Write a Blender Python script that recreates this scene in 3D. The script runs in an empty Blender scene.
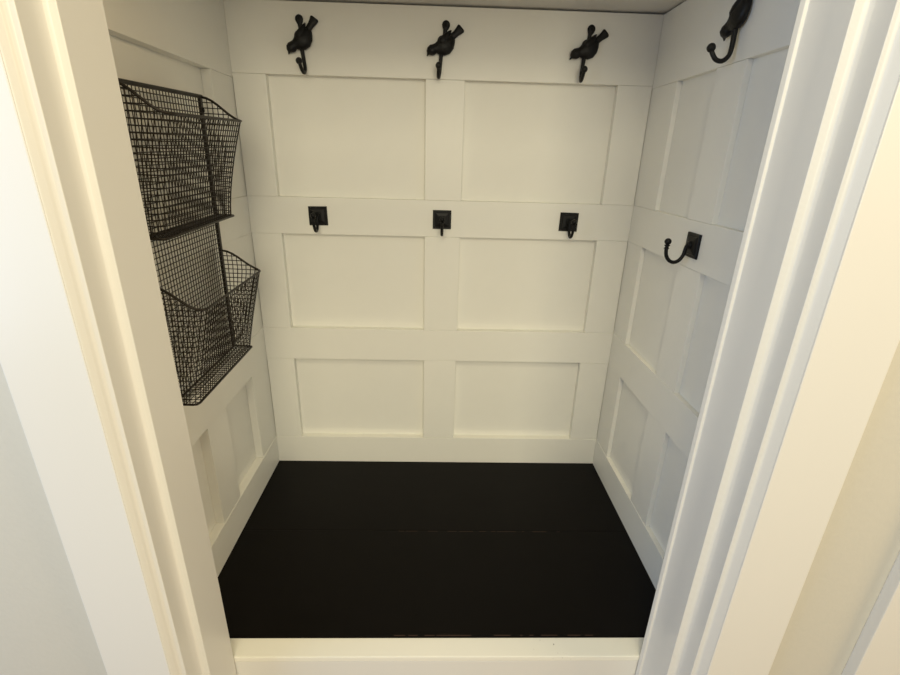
import bpy, bmesh, math
from mathutils import Vector, Matrix
S = bpy.context.scene
COL = S.collection
PI = math.pi

# ------------------------------------------------------------------ materials
def mat(name, base, rough=.5, metal=0., bump=0., bscale=60., stretch=(1, 1, 1), var=0., spec=.5):
    m = bpy.data.materials.new(name); m.use_nodes = True
    nt = m.node_tree; b = nt.nodes['Principled BSDF']
    b.inputs['Base Color'].default_value = (*base, 1)
    b.inputs['Roughness'].default_value = rough
    b.inputs['Metallic'].default_value = metal
    b.inputs['Specular IOR Level'].default_value = spec
    tc = nt.nodes.new('ShaderNodeTexCoord'); mp = nt.nodes.new('ShaderNodeMapping')
    mp.inputs['Scale'].default_value = stretch
    nt.links.new(tc.outputs['Object'], mp.inputs['Vector'])
    n = nt.nodes.new('ShaderNodeTexNoise')
    n.inputs['Scale'].default_value = bscale; n.inputs['Detail'].default_value = 4
    nt.links.new(mp.outputs['Vector'], n.inputs['Vector'])
    if bump:
        bp = nt.nodes.new('ShaderNodeBump'); bp.inputs['Strength'].default_value = bump
        bp.inputs['Distance'].default_value = .002
        nt.links.new(n.outputs['Fac'], bp.inputs['Height'])
        nt.links.new(bp.outputs['Normal'], b.inputs['Normal'])
    if var:
        mx = nt.nodes.new('ShaderNodeMix'); mx.data_type = 'RGBA'
        mx.inputs['A'].default_value = (*[c * (1 - var) for c in base], 1)
        mx.inputs['B'].default_value = (*[min(1, c * (1 + var)) for c in base], 1)
        nt.links.new(n.outputs['Fac'], mx.inputs['Factor'])
        nt.links.new(mx.outputs['Result'], b.inputs['Base Color'])
    return m

M_PAINT = mat('white_paint', (.87, .855, .785), .42, 0, .10, 35, (1, 1, 1), .012)
M_PANEL = mat('white_panel_paint', (.87, .855, .785), .5, 0, .14, 30, (1, 1, 1), .015)
M_TRIM = mat('white_trim_gloss', (.74, .73, .69), .33, 0, .12, 22, (1, 1, .12), .01)
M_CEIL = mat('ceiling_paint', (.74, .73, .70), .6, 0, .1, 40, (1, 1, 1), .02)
M_GREIGE = mat('greige_wall_paint', (.585, .57, .51), .6, 0, .18, 140, (1, 1, 1), .02)
M_FLOOR = mat('black_painted_boards', (.0040, .0032, .0026), .36, 0, .10, 14, (.5, 3, 1), .12, .10)
M_HALL = mat('hall_floor_wood', (.30, .19, .11), .4, 0, .1, 20, (.4, 4, 1), .25)
M_IRON = mat('black_cast_iron', (.008, .0077, .0072), .46, .2, .35, 260, (1, 1, 1), .2, .35)
M_BLACK = mat('satin_black_metal', (.005, .005, .005), .45, .1, .05, 200, spec=.25)
M_WIRE = mat('dark_bronze_wire', (.026, .021, .016), .45, .5, .1, 300, (1, 1, 1), .2)

# the black paint is rubbed through along the board edges
def add_wear(m):
    nt = m.node_tree; b = nt.nodes['Principled BSDF']
    src = b.inputs['Base Color'].links[0].from_socket
    def nd(op, *v):
        k = nt.nodes.new('ShaderNodeMath'); k.operation = op
        for i, q in enumerate(v):
            if isinstance(q, (int, float)): k.inputs[i].default_value = q
            else: nt.links.new(q, k.inputs[i])
        return k.outputs[0]
    tc = nt.nodes.new('ShaderNodeTexCoord'); sp = nt.nodes.new('ShaderNodeSeparateXYZ')
    nt.links.new(tc.outputs['Object'], sp.inputs['Vector'])
    x, y = sp.outputs['X'], sp.outputs['Y']
    line = nd('MAXIMUM', nd('LESS_THAN', nd('ABSOLUTE', nd('ADD', y, .2685)), .0009), nd('LESS_THAN', nd('ABSOLUTE', nd('ADD', y, .5262)), .0010))
    n = nt.nodes.new('ShaderNodeTexNoise'); n.inputs['Scale'].default_value = 45
    mp = nt.nodes.new('ShaderNodeMapping'); mp.inputs['Scale'].default_value = (1, .2, 1)
    nt.links.new(tc.outputs['Object'], mp.inputs['Vector']); nt.links.new(mp.outputs['Vector'], n.inputs['Vector'])
    f = nd('MULTIPLY', line, nd('MULTIPLY', nd('GREATER_THAN', n.outputs['Fac'], .47), nd('MULTIPLY', nd('GREATER_THAN', x, .36), nd('LESS_THAN', x, .74))))
    mx = nt.nodes.new('ShaderNodeMix'); mx.data_type = 'RGBA'
    mx.inputs['B'].default_value = (.045, .027, .020, 1)
    nt.links.new(f, mx.inputs['Factor']); nt.links.new(src, mx.inputs['A']); nt.links.new(mx.outputs['Result'], b.inputs['Base Color'])
add_wear(M_FLOOR)

# sill: same paint with a few worn dark specks towards its right-hand side
M_SILL = mat('sill_paint', (.83, .81, .72), .38, 0, .15, 25, (1, 1, 1), 0)
def add_specks(m):
    nt = m.node_tree; b = nt.nodes['Principled BSDF']
    tc = nt.nodes.new('ShaderNodeTexCoord')
    n = nt.nodes.new('ShaderNodeTexNoise'); n.inputs['Scale'].default_value = 130; n.inputs['Detail'].default_value = 2
    nt.links.new(tc.outputs['Object'], n.inputs['Vector'])
    r = nt.nodes.new('ShaderNodeValToRGB'); r.color_ramp.elements[0].position = .68; r.color_ramp.elements[1].position = .72
    nt.links.new(n.outputs['Fac'], r.inputs['Fac'])
    sx = nt.nodes.new('ShaderNodeSeparateXYZ'); nt.links.new(tc.outputs['Object'], sx.inputs['Vector'])
    a = nt.nodes.new('ShaderNodeMapRange'); a.inputs['From Min'].default_value = .165; a.inputs['From Max'].default_value = .185
    nt.links.new(sx.outputs['X'], a.inputs['Value'])
    a2 = nt.nodes.new('ShaderNodeMapRange'); a2.inputs['From Min'].default_value = .235; a2.inputs['From Max'].default_value = .21
    nt.links.new(sx.outputs['X'], a2.inputs['Value'])
    def mul(p, q):
        k = nt.nodes.new('ShaderNodeMath'); k.operation = 'MULTIPLY'
        nt.links.new(p, k.inputs[0]); nt.links.new(q, k.inputs[1]); return k.outputs[0]
    f = mul(mul(a.outputs[0], a2.outputs[0]), r.outputs['Color'])
    mx = nt.nodes.new('ShaderNodeMix'); mx.data_type = 'RGBA'
    mx.inputs['A'].default_value = (.83, .81, .72, 1); mx.inputs['B'].default_value = (.25, .23, .19, 1)
    nt.links.new(f, mx.inputs['Factor']); nt.links.new(mx.outputs['Result'], b.inputs['Base Color'])
add_specks(M_SILL)

# ------------------------------------------------------------------ helpers
def link(name, bm, m, parent=None, smooth=False):
    me = bpy.data.meshes.new(name)
    bmesh.ops.recalc_face_normals(bm, faces=bm.faces)
    bm.to_mesh(me); bm.free()
    if smooth:
        for p in me.polygons: p.use_smooth = True
    me.materials.append(m)
    o = bpy.data.objects.new(name, me); COL.objects.link(o)
    if parent: o.parent = parent
    return o

def tag(o, label=None, cat=None, group=None, kind=None):
    if label: o['label'] = label
    if cat: o['category'] = cat
    if group: o['group'] = group
    if kind: o['kind'] = kind
    return o

def empty(name, loc=(0, 0, 0), rot=(0, 0, 0)):
    o = bpy.data.objects.new(name, None); COL.objects.link(o)
    o.empty_display_size = .03; o.location = loc; o.rotation_euler = rot
    return o

def box(bm, x0, x1, y0, y1, z0, z1, bev=0.):
    x0, x1 = sorted((x0, x1)); y0, y1 = sorted((y0, y1)); z0, z1 = sorted((z0, z1))
    r = bmesh.ops.create_cube(bm, size=1)
    for v in r['verts']:
        v.co = Vector(((x0 + x1) / 2 + v.co.x * (x1 - x0), (y0 + y1) / 2 + v.co.y * (y1 - y0), (z0 + z1) / 2 + v.co.z * (z1 - z0)))
    if bev:
        es = set()
        for v in r['verts']: es.update(v.link_edges)
        bmesh.ops.bevel(bm, geom=list(es), offset=bev, segments=2, profile=.6, affect='EDGES')
    return bm

def rings(bm, rs, cap=True):
    vs = [[bm.verts.new(p) for p in r] for r in rs]
    n = len(vs[0])
    for a, b in zip(vs, vs[1:]):
        for i in range(n):
            bm.faces.new((a[i], a[(i + 1) % n], b[(i + 1) % n], b[i]))
    if cap:
        bm.faces.new(vs[0][::-1]); bm.faces.new(vs[-1])

def tube(bm, pts, r, seg=8, cap=True):
    pts = [Vector(p) for p in pts]
    n = len(pts)
    rad = r if isinstance(r, (list, tuple)) else [r] * n
    t0 = (pts[1] - pts[0]).normalized()
    up = Vector((0, 0, 1)) if abs(t0.z) < .9 else Vector((1, 0, 0))
    u = t0.cross(up).normalized()
    rs = []
    for i in range(n):
        t = (pts[min(i + 1, n - 1)] - pts[max(i - 1, 0)]).normalized()
        u = (u - t * u.dot(t)).normalized(); w = t.cross(u)
        rs.append([pts[i] + (u * math.cos(2 * PI * k / seg) + w * math.sin(2 * PI * k / seg)) * rad[i] for k in range(seg)])
    rings(bm, rs, cap)

def smooth_path(pts, n=6):
    pts = [Vector(p) for p in pts]; out = []
    P = [pts[0] * 2 - pts[1]] + pts + [pts[-1] * 2 - pts[-2]]
    for i in range(1, len(P) - 2):
        a, b, c, d = P[i - 1:i + 3]
        for k in range(n):
            t = k / n
            out.append(.5 * ((2 * b) + (c - a) * t + (2 * a - 5 * b + 4 * c - d) * t * t + (3 * b - a - 3 * c + d) * t ** 3))
    out.append(pts[-1]); return out

def ball(bm, c, r, sx=1, sy=1, sz=1, u=14, v=10):
    q = bmesh.ops.create_uvsphere(bm, u_segments=u, v_segments=v, radius=r)
    for w in q['verts']: w.co = Vector((c[0] + w.co.x * sx, c[1] + w.co.y * sy, c[2] + w.co.z * sz))

def prism_z(bm, outline, z0, z1):
    rings(bm, [[Vector((x, y, z0)) for x, y in outline], [Vector((x, y, z1)) for x, y in outline]])

# ------------------------------------------------------------------ the closet shell
T = .018           # board thickness
YF = -.567         # back face of the front wall
YW = -.655         # hall face of the front wall
ZH = -.47          # hall floor
ZTOP = 1.16
TS = .020          # thinner boards on the two side walls
TR = .011
B = .0010

def wall(name, dims, label):
    o = link(name, box(bmesh.new(), *dims), M_PANEL)
    return tag(o, label, 'wall', kind='structure')

def board(name, parent, *d):
    return link(name, box(bmesh.new(), *d, B), M_PAINT, parent)

Z = dict(base=(0, .0815), low=(.3176, .4028), mid=(.6405, .7245), top=(.9742, 1.1062))
G = .0002
# back wall
wb = wall('wall_back', (-.07, .97, T, T + .05, -.06, ZTOP), 'white panelled back wall of the closet above the black floor')
for k in ('low', 'mid', 'top'):
    board('rail', wb, 0.0, .9, 0, T, *Z[k])
for a, b in (('base', 'low'), ('low', 'mid'), ('mid', 'top')):
    z0, z1 = Z[a][1] + G, Z[b][0] - G
    board('stile', wb, 0.0, .0699, .0008, T, z0, z1)
    board('stile', wb, .4085, .4932, .0008, T, z0, z1)
    board('stile', wb, .825, .9, .0008, T, z0, z1)
# left wall
wl = wall('wall_left', (-TS - .05, -TS, YF, T, -.06, ZTOP), 'white panelled left wall behind the wire basket')
for k, (z0, z1) in (('low', (.3150, .4028)), ('mid', Z['mid']), ('top', (.966, 1.1062))):
    board('rail', wl, -TS, 0, YF, .006, z0, z1)
for z0, z1 in ((.0815, .3150), (.4028, .6405), (.7245, .966)):
    for ya, yb in ((-.193 if .4 < z0 < .5 else -.101, .006), (-.335, -.250), (YF, -.49))[::1 if z0 < .3 else 2]:
        board('stile', wl, -TS, -.0012, ya, yb, z0 + G, z1 - G)
# right wall
wr = wall('wall_right', (.9 + TR, .9 + TR + .05, YF, T, -.06, ZTOP), 'white panelled right wall of the closet in cool light')
for k, (z0, z1) in (('low', (.3185, .4050)), ('mid', (.6410, .7245)), ('top', (.9690, 1.1062))):
    board('rail', wr, .9, .9 + TR, YF, .006, z0, z1)
for z0, z1, e in ((.0815, .3185, .083), (.4050, .6410, .080), (.7245, .9690, .114)):
    for ya, yb in ((-e, .006), (-.337, -.253), (YF, -.50)):
        board('stile', wr, .9010, .9 + TR, ya, yb, z0 + G, z1 - G)
# baseboards
def baseb(name, label, *d):
    tag(link(name, box(bmesh.new(), *d, B), M_PAINT), label, 'baseboard', kind='structure')
baseb('baseboard_back', 'white baseboard along the foot of the back wall', 0, .9, 0, T, 0.0, .0815 - G)
baseb('baseboard_left', 'white baseboard along the foot of the left wall', -TS, 0, YF, .006, 0.0, .0815 - G)
baseb('baseboard_right', 'white baseboard along the foot of the right wall', .9, .9 + TR, YF, .006, 0.0, .0815 - G)

# floor: two black boards meeting at a seam
fb = bmesh.new()
box(fb, -TS, .9 + TS, -.2665, T, -.02, 0, .0012)
box(fb, -TS, .9 + TS, -.5285, -.2672, -.02, .0003, .0012)
tag(link('floor', fb, M_FLOOR), 'glossy black painted board floor with one seam across', 'floor', kind='structure')

# ceiling: board with a narrow shadow gap all round
cb = bmesh.new()
box(cb, -T, .9 + T, YF, T, 1.1098, ZTOP)
tag(link('ceiling', cb, M_CEIL), 'greyish white closet ceiling with a dark gap around its edge', 'ceiling', kind='structure')

# front wall (hall side), with the opening
wf = bmesh.new()
XL, XR = .0, .9
ZO = 1.20
HT = 1.95
box(wf, -1.9, .012, YW, YF, ZH, HT)
box(wf, .902, 2.6, YW, YF, ZH, HT)
box(wf, .012, .902, YW, YF, ZO, HT)
tag(link('wall_front', wf, M_GREIGE), 'greige hall wall around the closet opening', 'wall', kind='structure')

# sill and apron under the opening
tag(link('trim_1', box(bmesh.new(), -.444, .4435, -.0180, .0175, -.012, -.0003, .0018), M_SILL),
    'cream white sill strip along the front edge of the black floor', 'sill', kind='structure').location = (.4565, -.5475, 0)
tag(link('trim_2', box(bmesh.new(), .0125, .900, -.5650, -.547, ZH, -.0122, .0008), M_TRIM), 'white apron board below the sill', 'apron', kind='structure')

# moulded jamb casings: plan outline extruded upright
def casing(name, prof, outer, label):
    pts = [Vector((x, y, 0)) for x, y in prof]
    bm = bmesh.new()
    prism_z(bm, [(p.x, p.y) for p in pts] + outer, ZH, ZO)
    o = link(name, bm, M_TRIM)
    bv = o.modifiers.new('bevel', 'BEVEL'); bv.width = .0008; bv.segments = 2; bv.limit_method = 'ANGLE'; bv.angle_limit = math.radians(14)
    for p in o.data.polygons: p.use_smooth = True
    w = o.modifiers.new('wn', 'WEIGHTED_NORMAL')
    return tag(o, label, 'door casing', kind='structure')
YB = -.672
casing('trim_3', [(.1000, -.567), (.0959, -.6296), (.0885, -.6302), (.0855, -.6322), (.0839, -.6365), (.0830, -.6440), (.0827, -.6610), (.0776, -.6616), (.0752, -.6634), (.0738, -.6662), (.0692, YB + .001)],
       [(.013, YB + .001), (.013, -.567)], 'cream lit moulded casing on the left of the opening')
casing('trim_4', [(.8102, -.567), (.8125, -.5733), (.8160, -.5737), (.8200, -.5895), (.8204, -.6025), (.8225, -.6288), (.8310, -.6296), (.8345, -.6316), (.8364, -.6355), (.8372, -.6420), (.8378, -.6576), (.8420, -.6580), (.8445, -.6592), (.8462, -.6620), (.8508, YB + .001)],
       [(.901, YB + .001), (.901, -.567)], 'bluish lit moulded casing on the right of the opening')
def flat(name, label, *d):
    return tag(link(name, box(bmesh.new(), *d, .0015), M_TRIM), label, 'door casing', kind='structure')
flat('trim_5', 'flat white outer casing board at the far left, bluish in daylight', -.0205, .0686, YB, YW + .0005, ZH, ZO + .09)
flat('trim_6', 'flat cream outer casing board right of the bluish moulding', .8503, .9440, YB, YW + .0005, ZH, ZO + .09)
flat('trim_7', 'white casing board across the top of the opening', .0690, .8498, YB, YW + .0005, ZO, ZO + .09)
flat('trim_8', 'white edged casing of a neighbouring doorway at the lower right corner', 1.0770, 1.17, -.671, YW + .0005, ZH, ZO + .09)

# hall floor
hf = bmesh.new(); box(hf, -1.9, 2.6, -3.2, YW, ZH - .03, ZH)
tag(link('floor', hf, M_HALL), 'hall floor in front of the closet', 'floor', kind='structure')

# ------------------------------------------------------------------ bird hooks
def ell_loft(bm, st, seg=14):
    """stations (u, w, half width, half depth, centre depth): oval rings laid across the bird's axis"""
    rs = []
    for i, (u, w, hw, hd, dc) in enumerate(st):
        a = st[max(i - 1, 0)]; b = st[min(i + 1, len(st) - 1)]
        t = Vector((b[0] - a[0], 0, b[1] - a[1])).normalized()
        nrm = Vector((-t.z, 0, t.x))
        rs.append([Vector((u, 0, w)) + nrm * hw * math.cos(2 * PI * k / seg) + Vector((0, min(-.0004, -dc + hd * math.sin(2 * PI * k / seg)), 0)) for k in range(seg)])
    rings(bm, rs)

def make_bird(name):
    r = empty(name)
    b = bmesh.new()
    ell_loft(b, [(-.0292, .0000, .0006, .0006, .007), (-.0268, .0034, .0024, .0028, .0085), (-.0255, .0052, .0058, .0058, .0095),
                 (-.0225, .0082, .0092, .0086, .0100), (-.0180, .0112, .0104, .0090, .0100), (-.0140, .0132, .0092, .0082, .0094),
                 (-.0110, .0144, .0090, .0080, .009), (-.0050, .0150, .0132, .0088, .0088), (.0008, .0172, .0174, .0098, .0088), (.0082, .0212, .0192, .0102, .0087),
                 (.0144, .0266, .0168, .0090, .008), (.0192, .0322, .0124, .0072, .0066), (.0228, .0364, .0084, .0054, .0057)])
    body = link('body', b, M_IRON, r, True)
    e = bmesh.new(); ball(e, (-.0215, -.0180, .0105), .0014, u=8, v=6); link('eye', e, M_IRON, body, True)
    t = bmesh.new()
    ell_loft(t, [(.0200, .0335, .0072, .0042, .0055), (.0250, .0382, .0064, .0038, .0052), (.0310, .0434, .0066, .0036, .0052), (.0362, .0478, .0080, .0036, .0054), (.0395, .0510, .0090, .0032, .0057), (.0412, .0526, .0086, .0026, .0057), (.0421, .0535, .0066, .0018, .0057)])
    link('tail', t, M_IRON, r, True)
    w = bmesh.new()
    ell_loft(w, [(-.0030, .0222, .0030, .0020, .0150), (.0010, .0255, .0072, .0050, .0145), (.0070, .0318, .0076, .0052, .0135), (.0130, .0386, .0056, .0042, .0115), (.0175, .0440, .0034, .0030, .0095), (.0205, .0478, .0010, .0012, .0085)])
    link('wing', w, M_IRON, r, True)
    k = bmesh.new()
    ell_loft(k, [(.0050, .0330, .0040, .003, .004), (.0070, .0415, .0036, .0026, .0036), (.0082, .0480, .0044, .0026, .0034), (.0090, .0525, .0068, .0030, .0034), (.0096, .0572, .0084, .0034, .0036), (.0101, .0618, .0074, .0032, .0036), (.0104, .0645, .0048, .0026, .0034), (.0106, .0658, .0018, .0016, .0030)])
    pl = link('mounting_tab', k, M_IRON, r, True)
    s = bmesh.new(); ball(s, (.0096, -.0072, .0568), .0034, 1, .5, 1, 10, 8); link('screw', s, M_BLACK, pl, True)
    h = bmesh.new()
    path = smooth_path([(.001, -.008, .008), (0, -.0085, -.004), (-.0012, -.0095, -.020), (-.0022, -.0125, -.033), (-.0038, -.0210, -.0405), (-.0046, -.0310, -.0385), (-.0044, -.0375, -.0300), (-.0042, -.0395, -.0240)], 5)
    n = len(path)
    tube(h, path, [.0044 - .0008 * min(1, i / (n * .4)) for i in range(n)], 10)
    hk = link('hook', h, M_IRON, r, True)
    q = bmesh.new(); ball(q, (-.0042, -.0402, -.0218), .0066); link('ball_tip', q, M_IRON, hk, True)
    return r

def copy_tree(o, parent=None):
    c = o.copy(); COL.objects.link(c)
    if parent: c.parent = parent
    for ch in list(o.children): copy_tree(ch, c)
    return c

bird = make_bird('bird_hook')
spots = [((.1530, 0, 1.0160), 12, 0, 'black iron bird coat hook with the most upright body, leftmost on the back wall'),
         ((.4405, 0, 1.0155), 0, 0, 'black iron bird coat hook at the middle of the back wall, above the centre stile'),
         ((.7410, 0, 1.0172), -1, 0, 'black iron bird coat hook on the right of the back wall, beneath the ceiling corner'),
         ((.9, -.3020, 1.0105), 13, -90, 'black iron bird coat hook on the right wall, its tail cut off by the frame')]
for i, (loc, rot, rz, lab) in enumerate(spots):
    o = bird if i == 0 else copy_tree(bird)
    o.location = loc
    o.rotation_euler = (Matrix.Rotation(math.radians(rz), 3, 'Z') @ Matrix.Rotation(math.radians(-rot), 3, 'Y')).to_euler()
    tag(o, lab, 'coat hook', 'bird coat hooks on the top rail')

# ------------------------------------------------------------------ square plate hooks
def make_square(name):
    r = empty(name)
    p = bmesh.new()
    h = .0215
    rings(p, [[Vector((sx * a, -d, sz * a)) for sx, sz in ((-1, -1), (1, -1), (1, 1), (-1, 1))] for a, d in
              ((h, -.0004), (h, .0030), (h - .0012, .0042), (h - .0052, .0042), (h - .0062, .0058), (.0090, .0070))])
    pl = link('backplate', p, M_BLACK, r)
    c = bmesh.new()
    rings(c, [[Vector((.0072 * f * math.cos(2 * PI * k / 16), -d, .001 + .0072 * f * math.sin(2 * PI * k / 16))) for k in range(16)] for f, d in ((1, .0060), (1, .0085), (.8, .0098), (.75, .0115))])
    link('collar', c, M_BLACK, pl)
    hk = bmesh.new()
    path = smooth_path([(0, -.0085, .003), (0, -.0125, -.0015), (0, -.0140, -.0100), (0, -.0155, -.0180), (0, -.0210, -.0270), (0, -.0300, -.0312), (0, -.0395, -.0280), (0, -.0460, -.0195), (0, -.0482, -.0090), (0, -.0478, -.0010)], 4)
    tube(hk, path, .0033, 10)
    hook = link('hook', hk, M_BLACK, r, True)
    q = bmesh.new()
    ball(q, (0, -.0477, .0058), .0060)
    ball(q, (0, -.0478, -.0010), .0052, 1, 1, .32)
    ball(q, (0, -.0482, -.0062), .0048, 1, 1, .32)
    link('ball_tip', q, M_BLACK, hook, True)
    return r
sq = make_square('robe_hook')
sspots = [((.1600, 0, .6835), -1, 0, 'small black square-plate robe hook on the back wall, under the leftmost bird hook'),
          ((.4495, 0, .6815), 0, 0, 'small black square-plate robe hook at the crossing of the back wall centre stile'),
          ((.7500, 0, .6830), 1, 0, 'small black square-plate robe hook on the back wall nearest the right corner'),
          ((.9, -.2975, .6825), 0, -90, 'black square-plate robe hook on the right wall, its curved arm seen from the side')]
for i, (loc, rot, rz, lab) in enumerate(sspots):
    o = sq if i == 0 else copy_tree(sq)
    o.location = loc
    o.rotation_euler = (Matrix.Rotation(math.radians(rz), 3, 'Z') @ Matrix.Rotation(math.radians(rot), 3, 'Y')).to_euler()
    tag(o, lab, 'coat hook', 'square-plate robe hooks on the middle rail')

# ------------------------------------------------------------------ wire wall basket with two pockets
rk = empty('wire_wall_basket', (.0012, -.3155, .4275), (math.radians(1.5), math.radians(1.3), 0))
tag(rk, 'two-tier dark wire mesh wall basket hanging on the left wall', 'basket')
YFAR, YNEAR = .1265, -.1265
HB = .4775
CELL = .0088
WR = .00080
def wire(bm, a, b, r=WR): tube(bm, [a, b], r, 4, False)

bp_ = bmesh.new()
nv = int(round((YFAR - YNEAR) / CELL)); nh = int(round(HB / CELL))
for i in range(1, nv):
    y = YNEAR + (YFAR - YNEAR) * i / nv
    wire(bp_, (.0050, y, .0), (.0050, y, HB))
for j in range(1, nh):
    z = HB * j / nh
    wire(bp_, (.0062, YNEAR, z), (.0062, YFAR, z))
back = link('back_mesh', bp_, M_WIRE, rk)
# flat frame strips round the back
fr = bmesh.new(); box(fr, .003, .0075, YNEAR - .004, YNEAR + .004, 0, HB, .0006); link('upright', fr, M_WIRE, rk)
fr = bmesh.new(); box(fr, .003, .0075, YFAR - .0045, YFAR + .0035, 0, HB, .0006); link('upright', fr, M_WIRE, rk)
fr = bmesh.new(); tube(fr, [(.006, YNEAR - .003, HB), (.006, YFAR + .003, HB)], .0032, 8); link('top_bar', fr, M_WIRE, rk)
for y in (YFAR, YNEAR):
    s = bmesh.new(); ball(s, (.0085, y - .0005, HB - .022), .0038, .45, 1, 1, 12, 8); link('screw', s, M_BLACK, rk, True)

def pocket(zb, zc, zw, d0, d1, pw):
    """zb bottom, zc rim height at the front corners, zw rim height at the wall, d0/d1 depth at bottom and rim"""
    X0 = .007
    def dep(z): return d0 + (d1 - d0) * max(0, (z - zb) / (zc - zb)) ** pw
    def rimz(q): return zc + (zw - zc) * (.5 + .5 * math.cos(PI * q))
    def inset(z): return .004 * (1 - (z - zb) / (zc - zb))        # ends lean in slightly towards the bottom
    RC = .016
    def plan(z):
        """plan outline of the pocket at height z: list of (x, y, progress along the end 0..1)"""
        zz = min(z, zc); d = dep(zz); i = inset(zz); r = min(RC, d * .6)
        half = []
        for k in range(7):
            x = (d - r) * k / 6; half.append((x, -(YFAR - i)))
        for k in range(1, 6):
            t = PI / 2 * k / 5; half.append((d - r + r * math.sin(t), -(YFAR - i) + r - r * math.cos(t)))
        q = [(X0 + x, y, min(1, x / d)) for x, y in half]
        nf = 24
        y0 = q[-1][1]
        q += [(X0 + d, y0 + (-2 * y0) * k / nf, 1) for k in range(1, nf)]
        q += [(X0 + x, -y, min(1, x / d)) for x, y in reversed(half)]
        return q
    def at(pl, f):
        """point at fraction f of the outline's vertex index"""
        i = f * (len(pl) - 1); k = min(int(i), len(pl) - 2); t = i - k
        return [pl[k][j] * (1 - t) + pl[k + 1][j] * t for j in range(3)]
    root = bmesh.new()
    # upright wires, evenly spaced along the rim
    top = plan(zc); cum = [0]
    for p, q in zip(top, top[1:]): cum.append(cum[-1] + math.hypot(p[0] - q[0], p[1] - q[1]))
    nw = int(round(cum[-1] / CELL))
    for w_ in range(1, nw):
        t = cum[-1] * w_ / nw
        k = max(i for i in range(len(cum) - 1) if cum[i] <= t)
        f = (k + (t - cum[k]) / (cum[k + 1] - cum[k])) / (len(top) - 1)
        zt = rimz(at(top, f)[2])
        pts = []
        for j in range(9):
            z = zb + (zt - zb) * j / 8; x, y, _ = at(plan(z), f); pts.append((x, y, z))
        tube(root, pts, WR, 4, False)
    # level wires
    z = zb + CELL
    while z < zw - .003:
        pl = plan(z)
        if z < zc: tube(root, [(x, y, z) for x, y, _ in pl], WR, 4, False)
        else:
            q1 = math.acos(max(-1, min(1, 2 * (z - zc) / (zw - zc) - 1))) / PI
            d = dep(zc) * q1
            for Y in (YFAR, YNEAR): wire(root, (X0, Y, z), (X0 + d, Y, z))
        z += CELL
    pk = link('pocket', root, M_WIRE, rk)
    # heavy rim wire: wall - corner - front - corner - wall
    b = bmesh.new(); tube(b, [(x, y, rimz(q)) for x, y, q in top], .0021, 8); link('rim', b, M_WIRE, pk, True)
    # bottom: mesh and outline wire
    b = bmesh.new()
    ya, yb = YNEAR + .004, YFAR - .004
    for i in range(1, nv):
        y = ya + (yb - ya) * i / nv
        wire(b, (X0, y, zb), (X0 + d0, y, zb))
    for x in (.25, .5, .75):
        wire(b, (X0 + d0 * x, ya, zb + .001), (X0 + d0 * x, yb, zb + .001))
    bt = link('bottom', b, M_WIRE, pk)
    b = bmesh.new()
    c = .008
    tube(b, [(X0, ya, zb), (X0 + d0 - c, ya, zb), (X0 + d0 - .002, ya + .002, zb), (X0 + d0, ya + c, zb), (X0 + d0, yb - c * .4, zb), (X0 + d0 - .001, yb - .001, zb), (X0 + d0 - c, yb, zb), (X0, yb, zb)], .0021, 8)
    link('bottom_frame', b, M_WIRE, bt, True)
    b = bmesh.new(); tube(b, [(X0, ya, zb), (X0, yb, zb)], .0019, 6); link('bottom_bar', b, M_WIRE, bt, True)
pocket(.2745, .4410, HB - .001, .034, .070, 1.5)
pocket(.0005, .1685, .2045, .0385, .075, 1.15)

# ------------------------------------------------------------------ camera (solved from the photograph's vanishing points)
f, pitch, yaw, roll, cx, cy, cz = 471.142, .36465, .030812, .027680, .44099, -1.13787, .81860
fw = Vector((math.sin(yaw) * math.cos(pitch), math.cos(yaw) * math.cos(pitch), -math.sin(pitch)))
rt = Vector((math.cos(yaw), -math.sin(yaw), 0)); up = rt.cross(fw)
r2 = rt * math.cos(roll) + up * math.sin(roll); u2 = -rt * math.sin(roll) + up * math.cos(roll)
cam = bpy.data.cameras.new('camera'); co = bpy.data.objects.new('camera', cam); COL.objects.link(co)
mw = Matrix((r2, u2, -fw)).transposed().to_4x4(); mw.translation = Vector((cx, cy, cz)); co.matrix_world = mw
cam.sensor_width = 36; cam.lens = 36 * f / 900; cam.clip_start = .01
S.camera = co

# ------------------------------------------------------------------ light
def area(name, loc, target, sx, sy, power, col):
    l = bpy.data.lights.new(name, 'AREA'); l.shape = 'RECTANGLE'; l.size = sx; l.size_y = sy; l.energy = power; l.color = col
    o = bpy.data.objects.new(name, l); COL.objects.link(o); o.location = loc
    o.rotation_euler = (Vector(target) - Vector(loc)).to_track_quat('-Z', 'Y').to_euler()
    return o
area('hall_lamp', (1.95, -1.22, 1.25), (.45, -.5, .3), .5, .5, 12.5, (1, .75, .38))
area('hall_window', (-.95, -1.35, .85), (.75, -.50, .4), .8, 1.2, 11.5, (.52, .70, 1))
area('far_fill', (.95, -4.1, 1.25), (.40, 0, .4), 1.3, 1.5, 45, (1, .91, .67))  # large frontal fill added to brighten the closet interior, not an actual window
area('hall_side_lamp', (.22, -2.20, 1.58), (.55, -.1, .25), .5, .5, 11, (1, .89, .62))
area('hall_ceiling_lamp', (.50, -1.32, 1.90), (.45, -.35, 0), .4, .4, 9, (1, .87, .58))
w = bpy.data.worlds.new('world'); S.world = w; w.use_nodes = True
w.node_tree.nodes['Background'].inputs['Color'].default_value = (.84, .91, 1, 1)
w.node_tree.nodes['Background'].inputs['Strength'].default_value = .22

S.view_settings.view_transform = 'Standard'; S.view_settings.look = 'None'
S.view_settings.gamma = 1; S.view_settings.exposure = 0; S.view_settings.use_curve_mapping = False
